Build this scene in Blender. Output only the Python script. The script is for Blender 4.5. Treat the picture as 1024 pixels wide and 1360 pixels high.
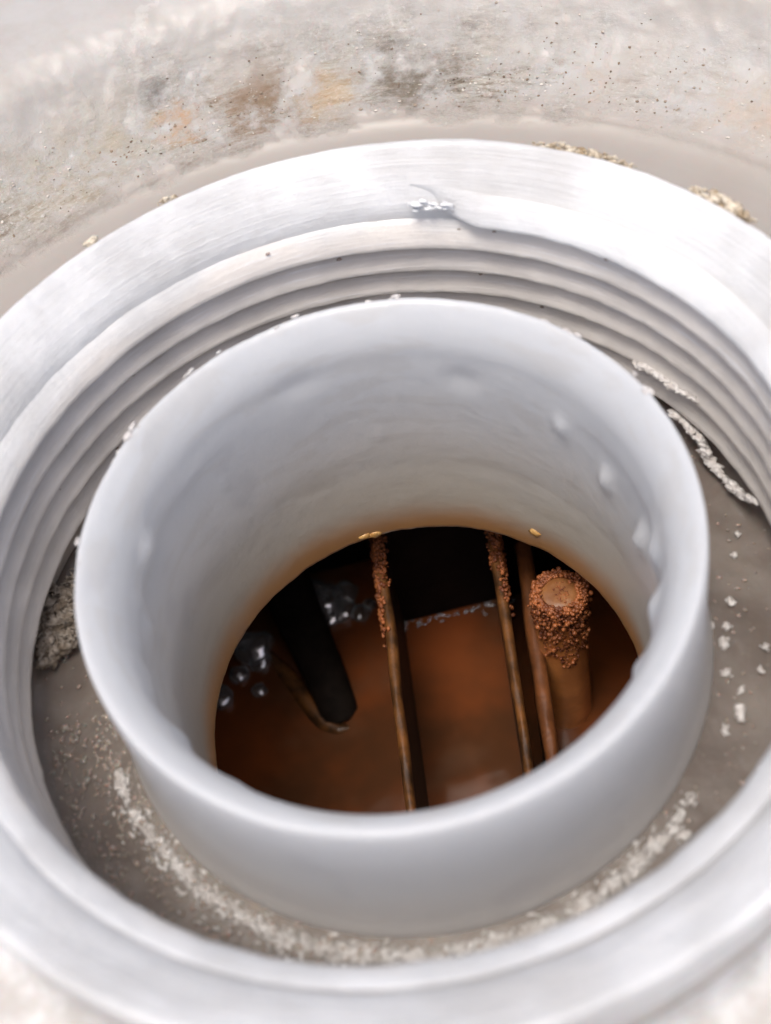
import bpy, bmesh, math, random
from mathutils import Vector, Matrix, noise
for o in list(bpy.data.objects): bpy.data.objects.remove(o)
SC = bpy.context.scene
COL = SC.collection
random.seed(11)
PI, R, sin, cos = math.pi, math.radians, math.sin, math.cos
SC.unit_settings.system = 'METRIC'; SC.unit_settings.scale_length = 0.01      # one unit is a centimetre

# ---------------------------------------------------------------- camera
cd = bpy.data.cameras.new('camera'); cam = bpy.data.objects.new('camera', cd); COL.objects.link(cam)
cr, cu, cf = Vector((.97121, -.19424, -.13794)), Vector((.23824, .79185, .56233)), Vector((0, .579, -.81533))
m = Matrix((cr, cu, -cf)).transposed().to_4x4(); m.translation = Vector((.02458, -2.28571, 3.30376)); cam.matrix_world = m
cd.sensor_fit = 'VERTICAL'; cd.sensor_height = 36; cd.lens = 45; cd.clip_start = .05; cd.clip_end = 500
cd.dof.use_dof = True; cd.dof.focus_distance = 5.35; cd.dof.aperture_fstop = .62
SC.camera = cam
# ---------------------------------------------------------------- sky and sun
SUN_EL, SUN_AZ = 79, 222          # azimuth of the sun, degrees from +Y towards +X
w = bpy.data.worlds.new('World'); SC.world = w; w.use_nodes = True
nt = w.node_tree; sk = nt.nodes.new('ShaderNodeTexSky'); sk.sky_type = 'NISHITA'; sk.sun_disc = False
sk.sun_elevation = R(SUN_EL); sk.sun_rotation = R(SUN_AZ); sk.dust_density = 6; sk.air_density = .8; sk.ozone_density = .3
nt.links.new(sk.outputs[0], nt.nodes['Background'].inputs[0]); nt.nodes['Background'].inputs[1].default_value = .15
sl = bpy.data.lights.new('sun', 'SUN'); so = bpy.data.objects.new('sun', sl); COL.objects.link(so)
sl.energy = 1.3; sl.angle = R(20); sl.color = (1, .99, .945)
so.rotation_euler = (R(90 - SUN_EL), 0, R(180 - SUN_AZ))
SC.view_settings.view_transform = 'Standard'; SC.view_settings.look = 'None'
SC.view_settings.exposure = 0.27; SC.view_settings.gamma = 1
SC.cycles.max_bounces = 16; SC.cycles.diffuse_bounces = 12; SC.cycles.transmission_bounces = 12; SC.cycles.transparent_max_bounces = 16

# ---------------------------------------------------------------- helpers
def link(name, me, mat=None, parent=None, smooth=True):
    o = bpy.data.objects.new(name, me); COL.objects.link(o)
    if mat: me.materials.append(mat)
    if smooth and len(me.polygons): me.polygons.foreach_set('use_smooth', [True] * len(me.polygons))
    if parent: o.parent = parent
    return o
def mesh(name, vs, fs, mat=None, parent=None, smooth=True):
    me = bpy.data.meshes.new(name); me.from_pydata(vs, [], fs); me.update()
    return link(name, me, mat, parent, smooth)
def thing(name, label, cat, loc=(0, 0, 0), group=None):
    o = bpy.data.objects.new(name, None); COL.objects.link(o); o.location = loc; o.empty_display_size = .1
    o['label'] = label; o['category'] = cat
    if group: o['group'] = group
    return o
def tag(o, label, cat, group=None, kind=None):
    o['label'] = label; o['category'] = cat
    if group: o['group'] = group
    if kind: o['kind'] = kind
    return o
def lathe(prof, n=256, closed=False, disp=None):
    vs, fs = [], []; k = len(prof)
    for i in range(n):
        a = 2 * PI * i / n; c, s = cos(a), sin(a)
        for r, z in prof:
            if disp: r, z = disp(a, r, z)
            vs.append((r * c, r * s, z))
    for i in range(n):
        j = (i + 1) % n
        for q in range(k if closed else k - 1):
            q2 = (q + 1) % k
            fs.append((i * k + q, j * k + q, j * k + q2, i * k + q2))
    return vs, fs
def refine(p, step):
    out = []
    for (a, b), (c, d) in zip(p[:-1], p[1:]):
        L = math.hypot(c - a, d - b); k = max(1, int(L / step))
        out += [(a + (c - a) * t / k, b + (d - b) * t / k) for t in range(k)]
    return out + [p[-1]]
def smoothp(p, it=2):                   # Chaikin corner cutting
    for _ in range(it):
        q = [p[0]]
        for (a, b), (c, d) in zip(p[:-1], p[1:]):
            q += [(.75 * a + .25 * c, .75 * b + .25 * d), (.25 * a + .75 * c, .25 * b + .75 * d)]
        p = q + [p[-1]]
    return p
def N(x, y=0, z=0): return noise.noise(Vector((x, y, z)))
def F(x, y, z=0, o=4): return noise.fractal(Vector((x, y, z)), .8, 2.0, o)
_ico = {}
def ico(sub):
    if sub not in _ico:
        b = bmesh.new(); bmesh.ops.create_icosphere(b, subdivisions=sub, radius=1)
        b.verts.ensure_lookup_table()
        _ico[sub] = ([v.co.copy() for v in b.verts], [tuple(v.index for v in f.verts) for f in b.faces]); b.free()
    return _ico[sub]
class Blob:                              # collects lumps into one mesh
    def __init__(s): s.v, s.f = [], []
    def add(s, c, rad, sub=1, rough=.25, rot=None, seed=None):
        V, Fc = ico(sub); n = len(s.v); c = Vector(c); sd = random.uniform(0, 99) if seed is None else seed
        rad = Vector(rad) if hasattr(rad, '__len__') else Vector((rad,) * 3)
        for v in V:
            p = v * (1 + rough * noise.noise(v * 1.3 + Vector((sd, 0, sd))))
            p = Vector((p.x * rad.x, p.y * rad.y, p.z * rad.z))
            if rot: p = rot @ p
            s.v.append(c + p)
        s.f += [tuple(i + n for i in f) for f in Fc]
    def build(s, name, mat, parent=None, smooth=True): return mesh(name, s.v, s.f, mat, parent, smooth)

# ---------------------------------------------------------------- material helpers
class M:
    def __init__(s, name, **kw):
        s.m = bpy.data.materials.new(name); s.m.use_nodes = True; s.t = s.m.node_tree; s.n = s.t.nodes
        s.b = s.n['Principled BSDF']; s.co = s.n.new('ShaderNodeTexCoord').outputs['Object']
        for k, v in kw.items(): s.b.inputs[k.replace('_', ' ')].default_value = v
    def L(s, a, b): s.t.links.new(a, b)
    def map(s, scale=(1, 1, 1), loc=(0, 0, 0)):
        q = s.n.new('ShaderNodeMapping'); q.inputs['Scale'].default_value = scale; q.inputs['Location'].default_value = loc
        s.L(s.co, q.inputs['Vector']); return q.outputs[0]
    def noise(s, sc, det=6, rough=.6, dist=0, vec=None):
        q = s.n.new('ShaderNodeTexNoise'); q.inputs['Scale'].default_value = sc; q.inputs['Detail'].default_value = det
        q.inputs['Roughness'].default_value = rough; q.inputs['Distortion'].default_value = dist
        s.L(vec or s.co, q.inputs['Vector']); return q.outputs['Fac']
    def ramp(s, v, a, b, lo=0., hi=1.):
        q = s.n.new('ShaderNodeMapRange'); q.interpolation_type = 'SMOOTHSTEP'
        for i, x in zip(('From Min', 'From Max', 'To Min', 'To Max'), (a, b, lo, hi)): q.inputs[i].default_value = x
        s.L(v, q.inputs['Value']); return q.outputs[0]
    def math(s, op, a, b=0.):
        q = s.n.new('ShaderNodeMath'); q.operation = op
        for i, x in enumerate((a, b)):
            if isinstance(x, (int, float)): q.inputs[i].default_value = x
            else: s.L(x, q.inputs[i])
        return q.outputs[0]
    def mix(s, f, a, b):
        q = s.n.new('ShaderNodeMix'); q.data_type = 'RGBA'
        for i, x in ((0, f), (6, a), (7, b)):
            if isinstance(x, (int, float)): q.inputs[i].default_value = x
            elif isinstance(x, tuple): q.inputs[i].default_value = (*x, 1)
            else: s.L(x, q.inputs[i])
        return q.outputs[2]
    def sep(s):
        q = s.n.new('ShaderNodeSeparateXYZ'); s.L(s.co, q.inputs[0]); return q.outputs
    def dist(s, p):
        q = s.n.new('ShaderNodeVectorMath'); q.operation = 'DISTANCE'; q.inputs[1].default_value = p; s.L(s.co, q.inputs[0]); return q.outputs['Value']
    def polar(s):                        # (angle * r0, radius, z) as a vector for streaks that run round the ring
        x, y, z = s.sep(); a = s.math('ARCTAN2', y, x); r = s.math('SQRT', s.math('ADD', s.math('MULTIPLY', x, x), s.math('MULTIPLY', y, y)))
        return a, r, z
    def vec(s, x, y, z):
        q = s.n.new('ShaderNodeCombineXYZ')
        for i, v in enumerate((x, y, z)):
            if isinstance(v, (int, float)): q.inputs[i].default_value = v
            else: s.L(v, q.inputs[i])
        return q.outputs[0]
    def col(s, x): s.L(x, s.b.inputs['Base Color'])
    def thru(s, f, tint=None):           # plastic that lets light through
        t = s.n.new('ShaderNodeBsdfTranslucent'); q = s.n.new('ShaderNodeMixShader'); q.inputs[0].default_value = f
        l = s.b.inputs['Base Color'].links
        if tint: t.inputs[0].default_value = (*tint, 1)
        elif l: s.L(l[0].from_socket, t.inputs[0])
        s.L(s.b.outputs[0], q.inputs[1]); s.L(t.outputs[0], q.inputs[2]); s.L(q.outputs[0], s.n['Material Output'].inputs[0])
    def rgh(s, x): s.L(x, s.b.inputs['Roughness'])
    def bump(s, h, d=.01, st=1.):
        q = s.n.new('ShaderNodeBump'); q.inputs['Distance'].default_value = d; q.inputs['Strength'].default_value = st
        s.L(h, q.inputs['Height'])
        if s.b.inputs['Normal'].links: s.L(s.b.inputs['Normal'].links[0].from_socket, q.inputs['Normal'])
        s.L(q.outputs[0], s.b.inputs['Normal'])

SSR = (1.0, .9, .8)
# collar and lid plastic: milky, scuffed, streaked round the ring
mc = M('milky_plastic', Coat_Weight=.5, Coat_Roughness=.12, Roughness=.34, Subsurface_Weight=.2, Subsurface_Scale=.06); mc.b.inputs['Subsurface Radius'].default_value = SSR
a, r, z = mc.polar()
st = mc.noise(5, 5, .65, .3, mc.vec(mc.math('MULTIPLY', a, .45), mc.math('MULTIPLY', r, 3.5), mc.math('MULTIPLY', z, 5)))
bl = mc.noise(2.3, 4)
c = mc.mix(mc.ramp(st, .42, .66), (.86, .87, .87), (.92, .93, .935))
c = mc.mix(mc.ramp(bl, .45, .75, 0, .35), c, (.56, .53, .49))
deep = mc.ramp(mc.math('ADD', z, mc.math('MULTIPLY', mc.math('SUBTRACT', bl, .5), .25)), .015, -.06)            # warmer, darker tone on the threads below the rim
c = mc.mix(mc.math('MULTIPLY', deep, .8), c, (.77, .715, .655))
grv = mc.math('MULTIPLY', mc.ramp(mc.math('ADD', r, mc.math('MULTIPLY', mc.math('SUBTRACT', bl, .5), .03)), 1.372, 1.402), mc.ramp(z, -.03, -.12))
c = mc.mix(mc.math('MULTIPLY', grv, mc.ramp(z, -.74, -.66)), c, (.50, .425, .355))   # groove shade painted in as dark brown
fine = mc.noise(4, 8, .75, 0, mc.vec(mc.math('MULTIPLY', a, .9), mc.math('MULTIPLY', r, 22), mc.math('MULTIPLY', z, 24)))
c = mc.mix(mc.math('MULTIPLY', mc.ramp(fine, .54, .64, 0, .9), mc.ramp(z, -.5, .05, .25, 1)), c, (.96, .96, .97)); c = mc.mix(mc.math('MULTIPLY', mc.ramp(fine, .43, .34, 0, .5), mc.ramp(bl, .45, .6)), c, (.62, .61, .60))
mc.bump(mc.math('MULTIPLY', fine, mc.ramp(bl, .38, .62, .15, 1.)), .018, .6)
mc.col(c); mc.rgh(mc.ramp(st, .35, .65, .42, .16))
mc.bump(st, .012, .5); mc.bump(mc.noise(38, 5, .7), .005, .5); mc.bump(mc.noise(8, 3, .5), .02, .35)

mc.thru(.28, (.98, .98, .985))
# the lid top: dusty crust over milky plastic
ml = M('crusted_plastic', Roughness=.6, Subsurface_Weight=.3, Subsurface_Scale=.08)
a, r, z = ml.polar()
n1 = ml.noise(2.6, 7, .65); n2 = ml.noise(9, 10, .8, 0, ml.vec(ml.math('MULTIPLY', a, 1.5), ml.math('MULTIPLY', r, 2.6), z)); n3 = ml.noise(46, 6, .7); n4 = ml.noise(5.5, 8, .7, 0, ml.map(loc=(7, 3, 1)))
band = ml.math('MULTIPLY', ml.ramp(ml.math('ADD', r, ml.math('MULTIPLY', n4, .20)), 2.30, 2.46), ml.ramp(ml.math('ADD', r, ml.math('MULTIPLY', n1, .5)), 3.12, 2.72))
base = ml.mix(ml.ramp(n1, .35, .7), (.52, .505, .485), (.46, .43, .395))
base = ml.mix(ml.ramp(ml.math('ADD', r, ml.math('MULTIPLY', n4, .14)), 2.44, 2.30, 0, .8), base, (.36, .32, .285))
x, y, zz = ml.sep()
near = ml.ramp(y, .2, -.9)
dust = ml.mix(ml.ramp(n2, .38, .62), (.29, .24, .175), (.55, .515, .455))
dust = ml.mix(ml.ramp(n3, .5, .68, 0, .8), dust, (.74, .72, .69))
dark = ml.math('MULTIPLY', ml.ramp(n2, .47, .40), ml.ramp(n4, .42, .58))
dust = ml.mix(ml.math('MULTIPLY', dark, .85), dust, (.13, .10, .075))
for p, rr, cl, am in (((-.45, 2.44, -.15), .15, (.56, .31, .13), .95), ((-.08, 2.47, -.15), .30, (.26, .17, .10), .85), ((-.55, 2.62, -.12), .12, (.07, .05, .045), 1.),
                      ((.58, 2.36, -.15), .30, (.17, .135, .095), .85), ((1.82, 1.62, -.15), .3, (.62, .42, .26), .6), ((1.30, 2.1, -.15), .16, (.60, .42, .26), .6),
                      ((.2, 2.42, -.15), .2, (.58, .42, .26), .6), ((-.9, 2.45, -.1), .5, (.50, .44, .34), .6)):
    d = ml.math('ADD', ml.dist(p), ml.math('MULTIPLY', ml.math('SUBTRACT', n2, .5), rr * 2.2))
    dust = ml.mix(ml.ramp(d, rr, rr * .35, 0, am), dust, cl)
pat = ml.math('MULTIPLY', band, ml.ramp(ml.math('ADD', n4, ml.math('MULTIPLY', near, -.1)), .34, .62))
pat = ml.math('MULTIPLY', pat, ml.ramp(ml.math('ADD', x, ml.math('MULTIPLY', n1, 1.6)), 1.5, 2.3, 1, .45))
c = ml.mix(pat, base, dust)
ring = ml.math('ABSOLUTE', ml.math('SUBTRACT', ml.math('ADD', ml.dist((.0, 2.55, -.1)), ml.math('MULTIPLY', ml.math('SUBTRACT', n4, .5), .35)), .62))   # dried tide line
c = ml.mix(ml.math('MULTIPLY', ml.ramp(ring, .03, .008, 0, .22), ml.ramp(y, 2.35, 2.6)), c, (.74, .72, .67))
c = ml.mix(ml.math('MULTIPLY', near, .85), c, ml.mix(ml.ramp(n4, .4, .65), (.54, .52, .50), (.78, .78, .78)))
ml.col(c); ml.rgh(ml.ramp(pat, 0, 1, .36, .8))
ml.bump(ml.math('MULTIPLY', ml.math('ADD', n2, ml.math('MULTIPLY', n3, .5)), ml.math('ADD', ml.math('MULTIPLY', pat, .9), .02)), .016, .9)

ml.thru(.12)
# vent tube: bluish milky plastic, lower edge browned by acid stain and the cell's brown light painted in
mt = M('tube_plastic', Coat_Weight=.4, Coat_Roughness=.15, Roughness=.34, Subsurface_Weight=.35, Subsurface_Scale=.10, Specular_IOR_Level=.5); mt.b.inputs['Subsurface Radius'].default_value = SSR
a, r, z = mt.polar()
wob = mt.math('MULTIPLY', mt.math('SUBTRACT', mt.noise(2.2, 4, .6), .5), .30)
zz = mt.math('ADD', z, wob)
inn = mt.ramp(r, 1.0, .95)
c = mt.mix(mt.ramp(zz, -.30, -.75), (.75, .77, .785), (.90, .885, .85))  # lower wall painted lighter to make up for its weak light
st = mt.noise(3, 4, .6, .5, mt.vec(mt.math('MULTIPLY', a, .8), 0., mt.math('MULTIPLY', z, 3)))
c = mt.mix(mt.math('MULTIPLY', inn, mt.ramp(zz, -.55, -1.05, 0, .7)), c, (.84, .745, .59))
c = mt.mix(mt.math('MULTIPLY', inn, mt.ramp(st, .52, .62, 0, .18)), c, (.50, .43, .33))
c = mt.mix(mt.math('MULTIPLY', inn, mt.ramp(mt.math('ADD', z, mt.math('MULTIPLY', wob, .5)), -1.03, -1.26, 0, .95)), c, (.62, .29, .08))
c = mt.mix(mt.math('MULTIPLY', mt.ramp(z, -.4, -.68), mt.math('SUBTRACT', 1., inn)), c, (.70, .675, .645))
c = mt.mix(mt.math('MULTIPLY', mt.ramp(mt.noise(2.4, 2), .60, .70), .22), c, (.40, .40, .44))
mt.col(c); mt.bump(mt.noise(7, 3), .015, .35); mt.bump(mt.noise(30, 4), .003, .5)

mt.thru(.46, (.97, .975, .98))
# well floor: wet plastic, well shade and dark cell beneath painted in as grey-brown
mf = M('wet_shaded_plastic', Roughness=.3, Subsurface_Weight=.2, Subsurface_Scale=.06)
n1 = mf.noise(3, 6, .6, .4); n2 = mf.noise(30, 6, .7)
c = mf.mix(mf.ramp(n1, .35, .68), (.21, .172, .148), (.33, .285, .25))
c = mf.mix(mf.ramp(n2, .56, .75, 0, .35), c, (.45, .42, .39))
a, r, z = mf.polar()
sal = mf.math('ADD', mf.math('ABSOLUTE', mf.math('SUBTRACT', r, 1.12)), mf.math('MULTIPLY', mf.math('SUBTRACT', n2, .5), -.16))
c = mf.mix(mf.math('MULTIPLY', mf.ramp(sal, .04, .0, 0, .40), mf.math('MULTIPLY', mf.ramp(a, -2.9, -2.4), mf.ramp(a, -.85, -1.1))), c, (.72, .70, .68))
mf.col(c); mf.rgh(mf.ramp(n1, .3, .7, .06, .24)); mf.bump(n2, .006, .6); mf.bump(mf.noise(9, 4), .006, .5)

mf.thru(.35, (.35, .30, .26))
def simple(name, c1, c2, sc, rough, bump=.01, **kw):
    q = M(name, Roughness=rough, **kw); n = q.noise(sc, 6, .65); q.col(q.mix(q.ramp(n, .36, .66), c1, c2)); q.bump(n, bump, .8); return q.m
m_glint = simple('glint_white', (.72, .73, .74), (.86, .87, .88), 20, .25, .01)
m_white = simple('dried_white_salt', (.56, .52, .49), (.80, .78, .76), 30, .55, .02)
m_grit = simple('grit', (.30, .24, .18), (.70, .66, .60), 6, .6)
m_dkgrit = simple('dark_grit', (.12, .09, .065), (.30, .22, .15), 5, .7)
m_bead = M('wet_bead', Base_Color=(.36, .30, .26, 1), Roughness=.12, Subsurface_Weight=.4, Subsurface_Scale=.03).m
m_tan = simple('tan_dirt', (.36, .26, .15), (.82, .74, .60), 22, .85, .03)
m_clump = simple('brown_grey_dirt', (.20, .155, .11), (.52, .46, .39), 26, .8, .04)
m_case = simple('case_black', (.004, .003, .003), (.009, .006, .005), 4, .7, .01, Specular_IOR_Level=.15)
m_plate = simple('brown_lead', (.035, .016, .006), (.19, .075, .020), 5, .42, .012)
m_plateside = simple('lead_side_shade', (.012, .006, .003), (.04, .015, .006), 7, .6, .01, Specular_IOR_Level=.2)  # plate sides: their shade painted in as near-black lead
m_bar = simple('dull_brown_lead', (.10, .034, .011), (.19, .065, .02), 7, .45, .01)
m_amber = simple('amber_residue', (.48, .24, .07), (.66, .42, .16), 12, .3)
m_rust = simple('rust_grains', (.13, .034, .011), (.40, .13, .04), 20, .45, .01)
m_face = simple('lead_face', (.20, .075, .022), (.28, .115, .036), 14, .45, .006)
m_dark = simple('dark_strip', (.006, .004, .003), (.012, .008, .006), 8, .8, .01, Specular_IOR_Level=.1)
qb = M('pale_haze_film', Base_Color=(.75, .73, .73, 1), Roughness=.3)  # reflected sky haze painted in as milky white
gl = qb.n.new('ShaderNodeBsdfGlossy'); gl.inputs['Roughness'].default_value = .14; gl.inputs[0].default_value = (.95, .95, 1, 1)
tr = qb.n.new('ShaderNodeBsdfTransparent'); m1 = qb.n.new('ShaderNodeMixShader'); m2 = qb.n.new('ShaderNodeMixShader')
m1.inputs[0].default_value = .28; qb.L(tr.outputs[0], m1.inputs[1]); qb.L(qb.b.outputs[0], m1.inputs[2])
m2.inputs[0].default_value = .42; qb.L(m1.outputs[0], m2.inputs[1]); qb.L(gl.outputs[0], m2.inputs[2]); qb.L(m2.outputs[0], qb.n['Material Output'].inputs[0]); m_haze = qb.m
me_ = M('brown_acid', Roughness=.07, Specular_IOR_Level=.6)
n = me_.noise(1.1, 4, .55); n2 = me_.noise(2.6, 3, .5, 0, me_.map(loc=(4, 2, 0)))
c = me_.mix(me_.ramp(n, .35, .65), (.075, .030, .013), (.20, .054, .016)); c = me_.mix(me_.ramp(n2, .5, .75, 0, .5), c, (.13, .068, .038)); me_.col(c); me_.bump(me_.noise(2.2, 2), .02, .5)
m_shaft = simple('red_brown_lead', (.50, .18, .052), (.66, .25, .075), 6, .4, .01)

# ---------------------------------------------------------------- structure: lid with collar, well and tube
lid = thing('battery', 'milky white plastic battery with a round threaded filler well, dirty crusted top and dark cell', 'battery')
# top: groove by the collar, crusted dish, rounded shoulder, flat outside
prof = [(1.60, -.10), (1.605, -.24), (1.68, -.275), (2.12, -.265), (2.24, -.235), (2.29, -.185), (2.5, -.17), (2.62, -.12), (2.72, -.02), (2.82, .09), (2.96, .15), (3.3, .16), (4.2, .14)]
prof = smoothp(prof, 2)
pr = []
for (a0, b0), (a1, b1) in zip(prof[:-1], prof[1:]):
    st_ = .016 if 2.0 < a0 < 2.95 else .06
    k = max(1, int(math.hypot(a1 - a0, b1 - b0) / st_)); pr += [(a0 + (a1 - a0) * t / k, b0 + (b1 - b0) * t / k) for t in range(k)]
pr.append(prof[-1])
def topdisp(a, r, z):
    x, y = r * cos(a), r * sin(a)
    if 2.22 < r < 3.1:
        wv = min(1, (r - 2.22) / .25) * min(1, (3.1 - r) / .4)
        e = N(x * 2.1, y * 2.1, 3)
        z += wv * (.012 * F(x * 5, y * 5, 1, 5) + .014 * max(0, F(x * 18, y * 18, 2, 3)) + .015 * e)
    return r, z
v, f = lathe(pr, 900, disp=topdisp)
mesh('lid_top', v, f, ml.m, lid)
sq = [(2.0, -.0)]
v = [(4.19 * cos(i * PI / 128), 4.19 * sin(i * PI / 128), .135) for i in range(256)]
outer = []
for i in range(256):
    a = i * PI / 128; k = 1 / max(abs(cos(a)), abs(sin(a))); outer.append((5 * k * cos(a), 5 * k * sin(a)))
v += [(x, y, .13) for x, y in outer] + [(x, y, -.9) for x, y in outer]
f = [(i, (i + 1) % 256, 256 + (i + 1) % 256, 256 + i) for i in range(256)] + [(256 + i, 256 + (i + 1) % 256, 512 + (i + 1) % 256, 512 + i) for i in range(256)]
mesh('lid_skirt', v, f, mc.m, lid)

# collar: closed ring, rounded stepped top
cp = [(1.405, -.74), (1.405, -.06), (1.400, .00), (1.412, .045), (1.450, .098), (1.500, .142), (1.545, .178), (1.580, .206), (1.598, .200), (1.606, .17), (1.604, .10), (1.60, -.30), (1.60, -.86), (1.5, -.86)]
cp = [cp[0]] + refine(smoothp(cp[1:12], 2), .012) + cp[12:]
def coldisp(a, r, z):
    x, y = cos(a), sin(a)
    if z > -.1:
        g = .0025 * F(x * 7, y * 7, z * 9, 4) + .002 * N(x * 30, y * 30, z * 30)
        r += g; z += .006 * N(x * 3, y * 3, 2) + .002 * F(x * 14, y * 14, 7, 3)
    return r, z
v, f = lathe(cp, 512, closed=True, disp=coldisp)
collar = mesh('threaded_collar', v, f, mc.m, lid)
# helical thread
PITCH, A0, Z0, TURNS = .117, R(74), .055, 5.3
v, f = [], []; NS = int(TURNS * 220)
TP = ((1.0, -.04), (.92, .10), (.6, .38), (.2, .72), (-.2, .93), (-.42, 1.0), (-.52, .97), (-.60, .82), (-.68, .40), (-.76, .06), (-.9, -.04)); K = len(TP)
for i in range(NS + 1):
    t = i / 220; a = A0 - 2 * PI * t; zc = Z0 - PITCH * t
    q = min(1, i / 7); hgt = .080 * q * q * (3 - 2 * q) * min(1, (NS - i + 1) / 12)
    hgt *= 1 + .03 * F(cos(a) * 6, sin(a) * 6, zc * 5, 3)
    for k, (u, pro) in enumerate(TP):
        rr = 1.408 + .05 * (1 - q) - hgt * pro - .004 * F(a * 20, k * .4, t * 7, 3) * max(0, pro); zz_ = zc + u * .0585
        v.append((rr * cos(a), rr * sin(a), zz_))
for i in range(NS):
    for k in range(K - 1): f.append((i * K + k, (i + 1) * K + k, (i + 1) * K + k + 1, i * K + k + 1))
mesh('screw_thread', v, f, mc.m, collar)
# well floor
fp = refine([(1.0, -.705), (1.05, -.72), (1.25, -.73), (1.36, -.72), (1.41, -.69)], .02)
def fdisp(a, r, z):
    x, y = r * cos(a), r * sin(a)
    return r, z + .004 * F(x * 6, y * 6, 4, 4)
fl_top, _ = fp, 0
v, f = lathe(fp + [(1.45, -.84), (.99, -.84)], 320, closed=True, disp=lambda a, r, z: fdisp(a, r, z) if z > -.8 else (r, z))
floor_ = mesh('well_floor', v, f, mf.m, lid)

# vent tube
def near_w(a):                            # the lip hangs over more at the near side and the flanks
    return .03 + .97 * (.5 - .5 * sin(a + .25)) ** .9
tp = smoothp([(.858, -1.28), (.860, -1.1), (.863, -.95), (.866, -.82), (.874, -.7), (.885, -.6), (.925, -.42), (.932, -.35), (.90, -.305), (.868, -.285), (.862, -.245), (.870, -.17), (.908, -.07), (.950, -.022), (.972, -.004), (.990, .0), (1.0, -.02), (1.006, -.14), (1.018, -.42), (1.032, -.62), (1.06, -.70)], 2) + [(1.06, -.85), (.95, -.85), (.93, -1.285)]
BUMPS = [(R(q), bz, hw, hh, d) for q, bz, hw, hh, d in ((62, -.30, .07, .06, -.016), (102, -.22, .08, .05, -.014), (20, -.46, .035, .055, .034), (35, -.36, .035, .05, .022), (3, -.50, .04, .06, .045),
    (-9, -.34, .06, .10, .050), (-24, -.28, .06, .07, .045), (-40, -.27, .05, .05, .03), (-58, -.27, .04, .05, .026), (-80, -.27, .04, .05, .02), (-125, -.28, .05, .05, .03), (158, -.26, .06, .06, .02), (172, -.42, .05, .08, .03), (192, -.36, .05, .07, .034), (206, -.30, .06, .06, .018), (47, -.5, .02, .02, .01), (128, -.45, .02, .025, .008), (85, -.62, .02, .02, .006))]
def tdisp(a, r, z):
    x, y = cos(a), sin(a); wv = near_w(a)
    if r < .96 and -.5 < z < -.1:
        e = .030 * F(x * 4.5, y * 4.5, 2, 3) + .024 * N(x * 11, y * 11, 5)
        k = max(0, 1 - abs(z + .29) / .16)
        r += -e * k * (wv + .15)
    if r < .97 and -.85 < z < -.1:
        rf = .868 + .025 * max(0, (z + .45) / .35) ** 2
        kk = min(1, (-.1 - z) / .1); r += (rf - r) * (1 - max(0, wv - .15) / .85 * .9) * kk
    if r < .96 and -.5 < z < -.1:
        k = max(0, 1 - abs(z + .29) / .16); z += .03 * N(x * 5, y * 5, 8) * k * wv
    if r < .96 and -1.2 < z < -.1:
        for az, bz, hw, hh, d in BUMPS:
            da = abs((a - az + PI) % (2 * PI) - PI) * .88
            if da < 3 * hw: r -= d * math.exp(-(da / hw) ** 2 - ((z - bz) / hh) ** 2)
    if z > -.03: z += .005 * N(x * 5, y * 5, 1) + .0025 * N(x * 24, y * 24, 2)
    if z < -1.1: z += .012 * F(x * 5, y * 5, 6, 3)
    return r, z
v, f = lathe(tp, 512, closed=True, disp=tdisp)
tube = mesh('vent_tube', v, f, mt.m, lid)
b = Blob()                                # ragged white flash on the tube rim
for az, n_ in ((139, 26), (121, 10), (78, 8), (168, 6), (100, 5), (40, 5), (15, 5)):
    for k in range(n_):
        a = R(az + random.gauss(0, 3.0)); s = random.uniform(.003, .008); rr = random.uniform(.98, 1.004)
        b.add((rr * cos(a), rr * sin(a), -.005 + random.uniform(-.02, .01)), (s, s * 2.4, s * .7), 2, .6, Matrix.Rotation(a, 3, 'Z'))
b.build('rim_flash', m_white, tube)['kind'] = 'stuff'
b = Blob()                                # white glint where the thread starts, added as small pale scraps
for k in range(34):
    u = random.random(); q = 73.6 - 6.5 * u ** 1.5; s1 = random.uniform(.004, .013) * (1 - .5 * u); a = R(q); rr = 1.398 - .028 * random.random() * (1 - u * .3)
    b.add((rr * cos(a), rr * sin(a), .082 - .022 * u + random.gauss(0, .010)), (s1, s1 * random.uniform(1.5, 4), s1 * .7), 2, .8, Matrix.Rotation(a, 3, 'Z') @ Matrix.Rotation(.12, 3, 'X'))
b.build('thread_glint', m_glint, collar)['kind'] = 'stuff'
b = Blob()                                # orange nub at the lower edge
for az, z in ((95.5, -1.26), (93, -1.27), (45, -1.17)):
    b.add((.862 * cos(R(az)), .862 * sin(R(az)), z), (.012, .035, .02), 2, .5, Matrix.Rotation(R(az), 3, 'Z'))
b.build('stain_lump', m_amber, tube)['kind'] = 'stuff'

# wet beads and specks on the well floor and threads (uncountable)
b = Blob()
for _ in range(2600):
    a = random.choice((random.uniform(-180, -95), random.uniform(-180, -95), random.uniform(-180, 180))); a = R(a)
    rr = math.sqrt(random.uniform(1.06 ** 2, 1.38 ** 2)); s = abs(random.gauss(0, .0032)) + .0022
    b.add((rr * cos(a), rr * sin(a), -.722), (s, s * 1.3, s * .8), 1, .3, Matrix.Rotation(random.uniform(0, 3), 3, 'Z'))
for _ in range(160):
    a = random.uniform(0, 2 * PI); z = random.uniform(-.6, .0); s = random.uniform(.003, .008)
    rr = 1.37
    b.add((rr * cos(a), rr * sin(a), z), (s, s * 1.8, s), 1, .4, Matrix.Rotation(a, 3, 'Z'))
b.build('wet_bead', m_bead, floor_)['kind'] = 'stuff'

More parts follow.
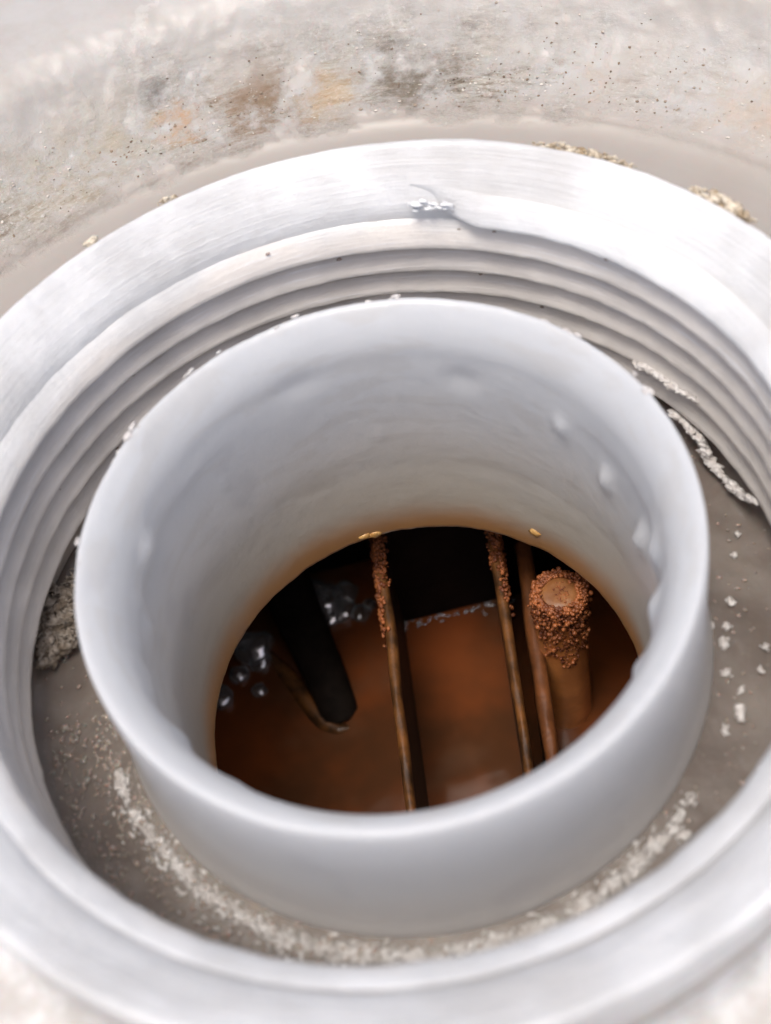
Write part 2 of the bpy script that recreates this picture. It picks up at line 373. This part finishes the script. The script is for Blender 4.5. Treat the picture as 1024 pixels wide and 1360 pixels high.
# grit lying in the crust of the lid top
def topz(r):
    for (a0, b0), (a1, b1) in zip(prof[:-1], prof[1:]):
        if a0 <= r <= a1: return b0 + (b1 - b0) * (r - a0) / max(1e-6, a1 - a0)
    return -.2
ltop = bpy.data.objects['lid_top']
for nm, mat, cnt, s0 in (('grit', m_grit, 1800, .005), ('dark_grit', m_dkgrit, 900, .0042)):
    b = Blob()
    for _ in range(cnt):
        a = R(random.uniform(15, 150)); rr = random.gauss(2.46, .13)
        if not 2.28 < rr < 2.75: continue
        x, y = rr * cos(a), rr * sin(a)
        if F(x * 2.2, y * 2.2, 9 if mat is m_grit else 21, 3) < random.uniform(-.35, .25): continue
        r2, z2 = topdisp(a, rr, topz(rr)); s = random.uniform(.2, 1) ** 2.5 * s0 + .002
        b.add((x, y, z2 + s * .2), (s, s * random.uniform(.8, 1.8), s * .6), 1, .8, Matrix.Rotation(random.uniform(0, 3), 3, 'Z'))
    b.build(nm, mat, ltop, smooth=False)['kind'] = 'stuff'

# ---------------------------------------------------------------- residues and dirt (each lies on the lid)
# ring of white salt round the foot of the tube
b = Blob()
for _ in range(5200):
    u = random.random(); a = R(-168 + u * 122)
    wd = (.010 + .014 * sin(PI * u)) * (3.2 if random.random() < .22 else 1); rr = 1.12 + .02 * N(u * 9) + random.gauss(0, wd * .62)
    if rr < 1.04: continue
    if N(u * 26, rr * 9, 3) < -.08 + random.uniform(-.2, .2) - .3 * sin(PI * u): continue
    s = random.uniform(.1, 1) ** 4 * .008 + .0016
    b.add((rr * cos(a), rr * sin(a), -.722 + .3 * s), (s * .8, s * 2.0, s * .25), 1, .7, Matrix.Rotation(a + random.gauss(0, .5), 3, 'Z'))
o = b.build('salt_ring', m_white)
tag(o, 'curved band of white dried salt along the near foot of the tube', 'salt crust')
# stringy residues on the right
def string(name, pts, w0, label, n_, seed):
    random.seed(seed); b = Blob()
    for k in range(n_):
        u = random.random() * (len(pts) - 1); i = int(u); t = u - i
        p = Vector(pts[i]).lerp(Vector(pts[min(i + 1, len(pts) - 1)]), t)
        ww = w0 * (.25 + 2.2 * max(0, N(u * 1.7, seed * 3.3)) )
        p += Vector((random.gauss(0, ww), random.gauss(0, ww), random.gauss(0, ww * .5)))
        s = random.uniform(.15, 1) ** 2 * .011 + .002
        b.add(p, (s, s * 2.0, s * .8), 2, .8, Matrix.Rotation(random.gauss(.5, .3), 3, 'Z'))
    # thread of dried residue
    for q in range(40):
        u = q / 39 * (len(pts) - 1); i = min(int(u), len(pts) - 2); p = Vector(pts[i]).lerp(Vector(pts[i + 1]), u - i)
        b.add(p, (.004, .014, .003), 1, .4, Matrix.Rotation(.5, 3, 'Z'))
    tag(b.build(name, m_white), label, 'salt residue', 'stringy white residues on the thread')
string('salt_string', [(1.073, .777, -.455), (1.107, .728, -.445), (1.145, .666, -.445), (1.181, .601, -.45), (1.221, .52, -.43)], .005, 'upper short white stringy residue stuck on the thread just right of the tube rim', 200, 5)
string('salt_string', [(1.175, .62, -.60), (1.235, .475, -.61), (1.255, .41, -.67), (1.275, .34, -.685), (1.30, .226, -.655), (1.315, .14, -.59)], .007, 'lower long white stringy residue lying where the thread meets the grey well floor', 330, 6)
random.seed(21)
# pale flecks on the right part of the well floor
fl = [((1.129, -.159), .020, 'cream fleck alone on the right of the well floor, beneath two tiny flecks'),
      ((1.034, -.236), .014, 'small pale fleck touching the right side of the tube foot, upper one'),
      ((1.083, -.250), .016, 'small dull fleck on the right of the well floor beside the tube'),
      ((1.052, -.31), .022, 'pale fleck close to the right side of the tube, below two small ones'),
      ((1.02, -.42), .017, 'little cream fleck beside the tube, between a pale fleck and a large one'),
      ((1.135, -.44), .012, 'tiny white fleck to the upper right of the large oval fleck'),
      ((1.047, -.495), .014, 'small round fleck above the large oval fleck on the well floor'),
      ((1.011, -.575), .027, 'large oval cream fleck on the right of the well floor'),
      ((1.012, -.785), .027, 'large cream fleck against the near right collar edge'),
      ((.945, -.62), .018, 'grey fleck left of the large oval fleck'),
      ((1.21, .02), .012, 'tiny fleck on the right floor near the lower stringy residue'),
      ((.70, -.93), .020, 'pale sliver at the right end of the white salt ring'),
      ((1.25, .10), .011, 'tiny pale fleck directly under the end of the stringy residue'),
      ((1.18, -.36), .014, 'dull fleck at the far right side of the well floor')]
for (x, y), s, lb in fl:
    b = Blob(); rt = Matrix.Rotation(math.atan2(y, x) + random.gauss(0, .4), 3, 'Z')
    s *= .8; b.add((0, 0, 0), (s * .75, s * 1.25, s * .5), 3, .9, rt)
    for _ in range(5): b.add((random.gauss(0, s * .6), random.gauss(0, s * .8), -.1 * s), s * random.uniform(.25, .5), 2, .8)
    o = b.build('pale_fleck', m_white); o.location = (x, y, -.716); tag(o, lb, 'fleck', 'pale flecks on the well floor')
# dirt clump on the left, squeezed between tube and thread
b = Blob()
for _ in range(420):
    t = random.random(); s = random.uniform(.008, .03)
    x = -1.255 + random.uniform(-.085, .10); y = .42 + random.uniform(-.15, .14) + (x + 1.25) * .6
    b.add((x, y, -.70 + random.uniform(0, .06) * (1 - abs(t - .5))), (s, s * .7, s * .7), 1, .9, Matrix.Rotation(random.uniform(0, 3), 3, 'Z'))
for _ in range(90):
    x = -1.255 + random.uniform(-.08, .1); y = .42 + random.uniform(-.14, .14) + (x + 1.25) * .6; a = random.uniform(0, PI)
    b.add((x, y, -.65), (.004, .035, .004), 1, .3, Matrix.Rotation(a, 3, 'Z') @ Matrix.Rotation(random.gauss(0, .4), 3, 'X'))
tag(b.build('dirt_clump', m_clump), 'fuzzy brown grey dirt clump wedged between the tube and the thread on the left', 'dirt clump')
# tan crumbs along the outer foot of the collar
for az0, az1, n_, s0, lb in ((36, 26.5, 110, .019, 'thick tan dirt crumb ridge on the outer edge of the collar at far right'),
                             (58, 44, 150, .013, 'long low line of tan grey dirt crumbs behind the collar, right of centre'),
                             (109, 106, 12, .013, 'tiny tan dirt crumb on the outer collar edge at upper left'),
                             (120, 118, 14, .015, 'small tan dirt crumb on the outer collar edge at left')):
    b = Blob()
    for k in range(n_):
        u = random.random(); a = R(az0 + (az1 - az0) * u); s = s0 * random.uniform(.4, 1.1) * (.4 + .6 * sin(PI * u))
        rr = 1.625 + random.gauss(0, .012)
        b.add((rr * cos(a), rr * sin(a), .175 + random.uniform(-.03, .03) * s0 / .028 ), (s * .7, s * 1.3, s * .7), 2, .9, Matrix.Rotation(a, 3, 'Z'))
    tag(b.build('dirt_crumb', m_tan), lb, 'dirt', 'dirt crumbs on the collar edge')

# ---------------------------------------------------------------- the cell below
case = lid
def box(name, c, d, mat, parent=None, bev=0):
    b = bmesh.new(); bmesh.ops.create_cube(b, size=1)
    for q in b.verts: q.co = Vector((q.co.x * d[0], q.co.y * d[1], q.co.z * d[2]))
    if bev: bmesh.ops.bevel(b, geom=b.edges[:], offset=bev, segments=2, affect='EDGES')
    for q in b.verts: q.co += Vector(c)
    me = bpy.data.meshes.new(name); b.to_mesh(me); b.free()
    return link(name, me, mat, parent, smooth=False)
for c_, d_ in (((0, 1.72, -2.95), (4, .2, 4.1)), ((0, -1.72, -2.95), (4, .2, 4.1)), ((-1.9, 0, -2.95), (.2, 3.23, 4.1)), ((1.9, 0, -2.95), (.2, 3.23, 4.1))):
    box('case_wall', c_, d_, m_case, case)
box('case_bottom', (0, 0, -5.05), (4, 3.64, .1), m_case, case)
# cell roof with round opening, closes the cell round the tube
v, f = [], []
for i in range(128):
    a = 2 * PI * i / 128; k = 1 / max(abs(cos(a)), abs(sin(a)))
    v += [(1.3 * cos(a), 1.3 * sin(a), -.87), (4.9 * k * cos(a), 4.9 * k * sin(a), -.89)]
for i in range(128):
    j = (i + 1) % 128; f.append((2 * i, 2 * j, 2 * j + 1, 2 * i + 1))
mesh('case_roof', v, f, m_case, case, smooth=False)
box('cell_dark_block', (.82, 1.40, -2.95), (1.84, .44, 4.0), m_case, case, .02)  # added block, stands for the black shade at the back of the cell
# acid
v, f = [], []; nx, ny = 60, 52
for i in range(nx + 1):
    for j in range(ny + 1):
        x = -1.8 + 3.6 * i / nx; y = -1.62 + 3.24 * j / ny
        v.append((x, y, -2.6 + .006 * N(x * 2, y * 2)))
for i in range(nx):
    for j in range(ny): f.append((i * (ny + 1) + j, (i + 1) * (ny + 1) + j, (i + 1) * (ny + 1) + j + 1, i * (ny + 1) + j + 1))
o = mesh('acid', v, f, me_.m); o['kind'] = 'structure'

def grains(centres, rad, name, parent, mat=m_rust):
    b = Blob()
    for c_, s in centres: b.add(c_, s, 1, .5)
    o = b.build(name, mat, parent); o['kind'] = 'stuff'; return o
def plate(p0, p1, z, wd, label, mat, crust_len, name='battery_plate', depth=2.2, side=-1, ng=500):
    p0, p1 = Vector(p0), Vector(p1); d = (p1 - p0); L = d.length; ang = math.atan2(d.y, d.x)
    t = thing(name, label, 'battery plate', (p0.x, p0.y, z), 'lead plates in the cell'); t.rotation_euler = (0, 0, ang)
    # top edge: uneven rounded bar along local x
    v, f = [], []; n = 60; sec = 10
    for i in range(n + 1):
        x = L * i / n; h = wd * .5 * (1 - .32 * i / n) * (1 + .10 * N(x * 5, wd, p0.x * 9))
        off = .010 * N(x * 2.5, p0.x, 4)
        for k in range(sec):
            th = PI * k / (sec - 1)
            v.append((x, off + h * cos(th), .045 * sin(th) ** .7 - .045 + .006 * N(x * 9, k, 2)))
    for i in range(n):
        for k in range(sec - 1): f.append((i * sec + k, (i + 1) * sec + k, (i + 1) * sec + k + 1, i * sec + k + 1))
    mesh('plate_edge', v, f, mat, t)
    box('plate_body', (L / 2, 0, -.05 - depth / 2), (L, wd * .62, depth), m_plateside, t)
    if crust_len:
        g = []
        for _ in range(ng):
            u = random.random() ** 1.3 * crust_len; tail = 1 - u / crust_len
            yy = random.choice((random.uniform(-1, 1), side * random.uniform(.5, 1.3))) * wd * .55
            if random.random() > .25 + tail: continue
            if u > crust_len * .6 and yy * side < 0: continue
            top = -.045 + .045 * math.sqrt(max(0, 1 - (yy / wd * 2) ** 2)) if abs(yy) < wd / 2 else -.06 - random.random() * .08
            g.append(((u, yy, top + random.uniform(0, .014)), random.uniform(.006, .012)))
        grains(g, 0, 'rust_crust', t)
    return t
plate((-.035, 1.19), (-.19, -.55), -1.65, .058, 'thin brown lead plate edge left of centre with rusty grains along its far end', m_plate, .62, ng=620)
plate((.505, 1.17), (.31, -.48), -1.65, .056, 'thin ochre lead plate edge beside the wide dull bar, rusty grains at its far end', m_plate, .60, side=1, ng=700)
plate((.63, 1.05), (.40, -.55), -1.90, .085, 'wide dull brown lead bar without crust between the second thin plate and the round post', m_bar, 0)

# round lead post with crusted head
post = thing('lead_post', 'upright round brown lead post with rusty granules crusted round its flat head', 'lead post', (.67, .488, -1.5))
pp = [(.001, .004), (.06, .004), (.080, .0), (.088, -.012), (.094, -.05), (.102, -.15), (.118, -.6), (.14, -1.6)]
v, f = lathe(pp, 48, disp=lambda a, r, z: (r * (1 + .03 * N(cos(a) * 2, sin(a) * 2, z * 2) + (.02 * abs(sin(a * 4)) if z < -.1 else 0)), z))
mesh('post_shaft', v, f, m_shaft, post)
v, f = lathe([(.0005, .010), (.05, .0095), (.072, .008), (.080, .001)], 40, disp=lambda a, r, z: (r, z + .002 * N(r * 40 * cos(a), r * 40 * sin(a))))
mesh('post_head', v, f, m_face, post)
g = []
for _ in range(3600):
    a = random.uniform(0, 2 * PI); dz = -random.random() ** 1.2 * (.22 + .27 * max(0, cos(a + PI / 2 - .1)) + .05 * N(cos(a) * 4, sin(a) * 4))
    if N(cos(a) * 5, sin(a) * 5, dz * 14) < -.30: continue
    rr = .094 + abs(random.gauss(0, .012)) * (1.2 if dz > -.2 else .9)
    g.append(((rr * cos(a), rr * sin(a), dz + .008), random.uniform(.005, .013)))
for _ in range(190):
    a = random.uniform(0, 2 * PI); rr = .086 + random.gauss(0, .006); g.append(((rr * cos(a), rr * sin(a), .010), random.uniform(.005, .010)))
for _ in range(30):
    g.append(((random.gauss(.006, .018), random.gauss(0, .022), .010), random.uniform(.003, .0065)))
grains(g, 0, 'rust_crust', post)

# dark strip slanting in the acid on the left, with a brown rim
strip = thing('dark_strip', 'black blunt strip slanting down into the brown acid on the left of the cell', 'strip', (0, 0, 0))
def bar(name, A, B, w0, w1, th, mat, parent):
    A, B = Vector(A), Vector(B); d = (B - A).normalized(); s = Vector((-d.y, d.x, 0)).normalized(); u = d.cross(s); v, f = [], []; n, k = 24, 14
    for i in range(n + 1):
        t = i / n; c_ = A.lerp(B, t); ww = w0 + (w1 - w0) * t
        if t > .94: ww *= math.sqrt(max(.1, 1 - ((t - .94) / .065) ** 2))
        for q in range(k):
            an = 2 * PI * q / k; v.append(c_ + s * ww * cos(an) * (1 + .05 * N(t * 5, q)) + u * th * sin(an))
    for i in range(n):
        for q in range(k): f.append((i * k + q, (i + 1) * k + q, (i + 1) * k + (q + 1) % k, i * k + (q + 1) % k))
    f += [tuple(range(k)), tuple(n * k + q for q in range(k))]
    return mesh(name, v, f, mat, parent)
bar('strip_blade', (-.60, 1.55, -2.30), (-.435, .70, -2.62), .14, .095, .07, m_dark, strip)
b = Blob()
path = [(-.78, 1.24), (-.71, 1.10), (-.63, .93), (-.565, .79), (-.52, .71), (-.47, .665), (-.42, .655)]
for k in range(420):
    u = k / 419 * (len(path) - 1.001); i = int(u); t = u - i; t = t * t * (3 - 2 * t) * .5 + t * .5; p = Vector(path[i]).lerp(Vector(path[i + 1]), t); e = sin(PI * k / 419) ** .6
    b.add((p.x, p.y, -2.603), (.06 * e + .004, .055 * e + .004, .009), 1, .08, seed=3)
b.build('wet_rim', m_plate, strip)['kind'] = 'stuff'
# foam on the acid: pale lumps added in place of blurred sky reflections
bl_ = [((-.40, 1.40), .085, 'large blurry grey bubble behind the black strip'), ((-.47, 1.47), .075, 'grey bubble farthest back in the foam beside the black strip'),
       ((-.33, 1.33), .065, 'bright bubble at the front of the foam, left of the first plate'), ((-.395, 1.315), .055, 'round shiny bubble touching the black strip'),
       ((-.29, 1.43), .06, 'dim bubble at the right of the foam'), ((-.235, 1.29), .045, 'small bright bubble close to the left of the first plate'), ((-.18, 1.33), .03, 'tiny bubble touching the left of the first plate'),
       ((-.83, 1.23), .085, 'big white bubble left of the black strip'), ((-.81, 1.14), .05, 'bright bubble below the big white one at left'), ((-.89, 1.30), .05, 'dim bubble at the left edge of the hole'),
       ((-.93, 1.10), .045, 'dim small bubble on the left edge near the rim'), ((-.84, .98), .035, 'small pinkish bubble alone on the left'), ((-1.05, .99), .06, 'white bubble half hidden by the left edge of the hole'),
       ((-.455, .80), .04, 'small bright bubble at the tip of the black strip'), ((-.02, 1.30), .035, 'small ring bubble just right of the first plate'), ((.0, 1.42), .03, 'faint bubble farther back right of the first plate')]
for (x, y), s, lb in bl_:
    s *= 1.25; V, Fc = ico(3); o = mesh('reflection', [Vector((q.x * s, q.y * s, q.z * s * .6)) * (1 + .25 * N(q.x * 1.5 + x * 9, q.y * 1.5, q.z * 1.5 + y * 7)) for q in V], Fc, m_haze)
    o.location = (x, y, -2.6 + s * .25); tag(o, lb, 'reflection', 'reflections on the acid')
# pale scum line where acid meets the added dark block
b = Blob()
for _ in range(70):
    x = random.uniform(-.12, .66); b.add((x, 1.165 - abs(random.gauss(0, .025)), -2.6 + random.uniform(0, .03)), (random.uniform(.006, .02), .006, .006), 1, .5)
o = b.build('scum', m_haze)
tag(o, 'thin pale line of scum where the acid meets the dark block between the plates', 'scum', kind='stuff')
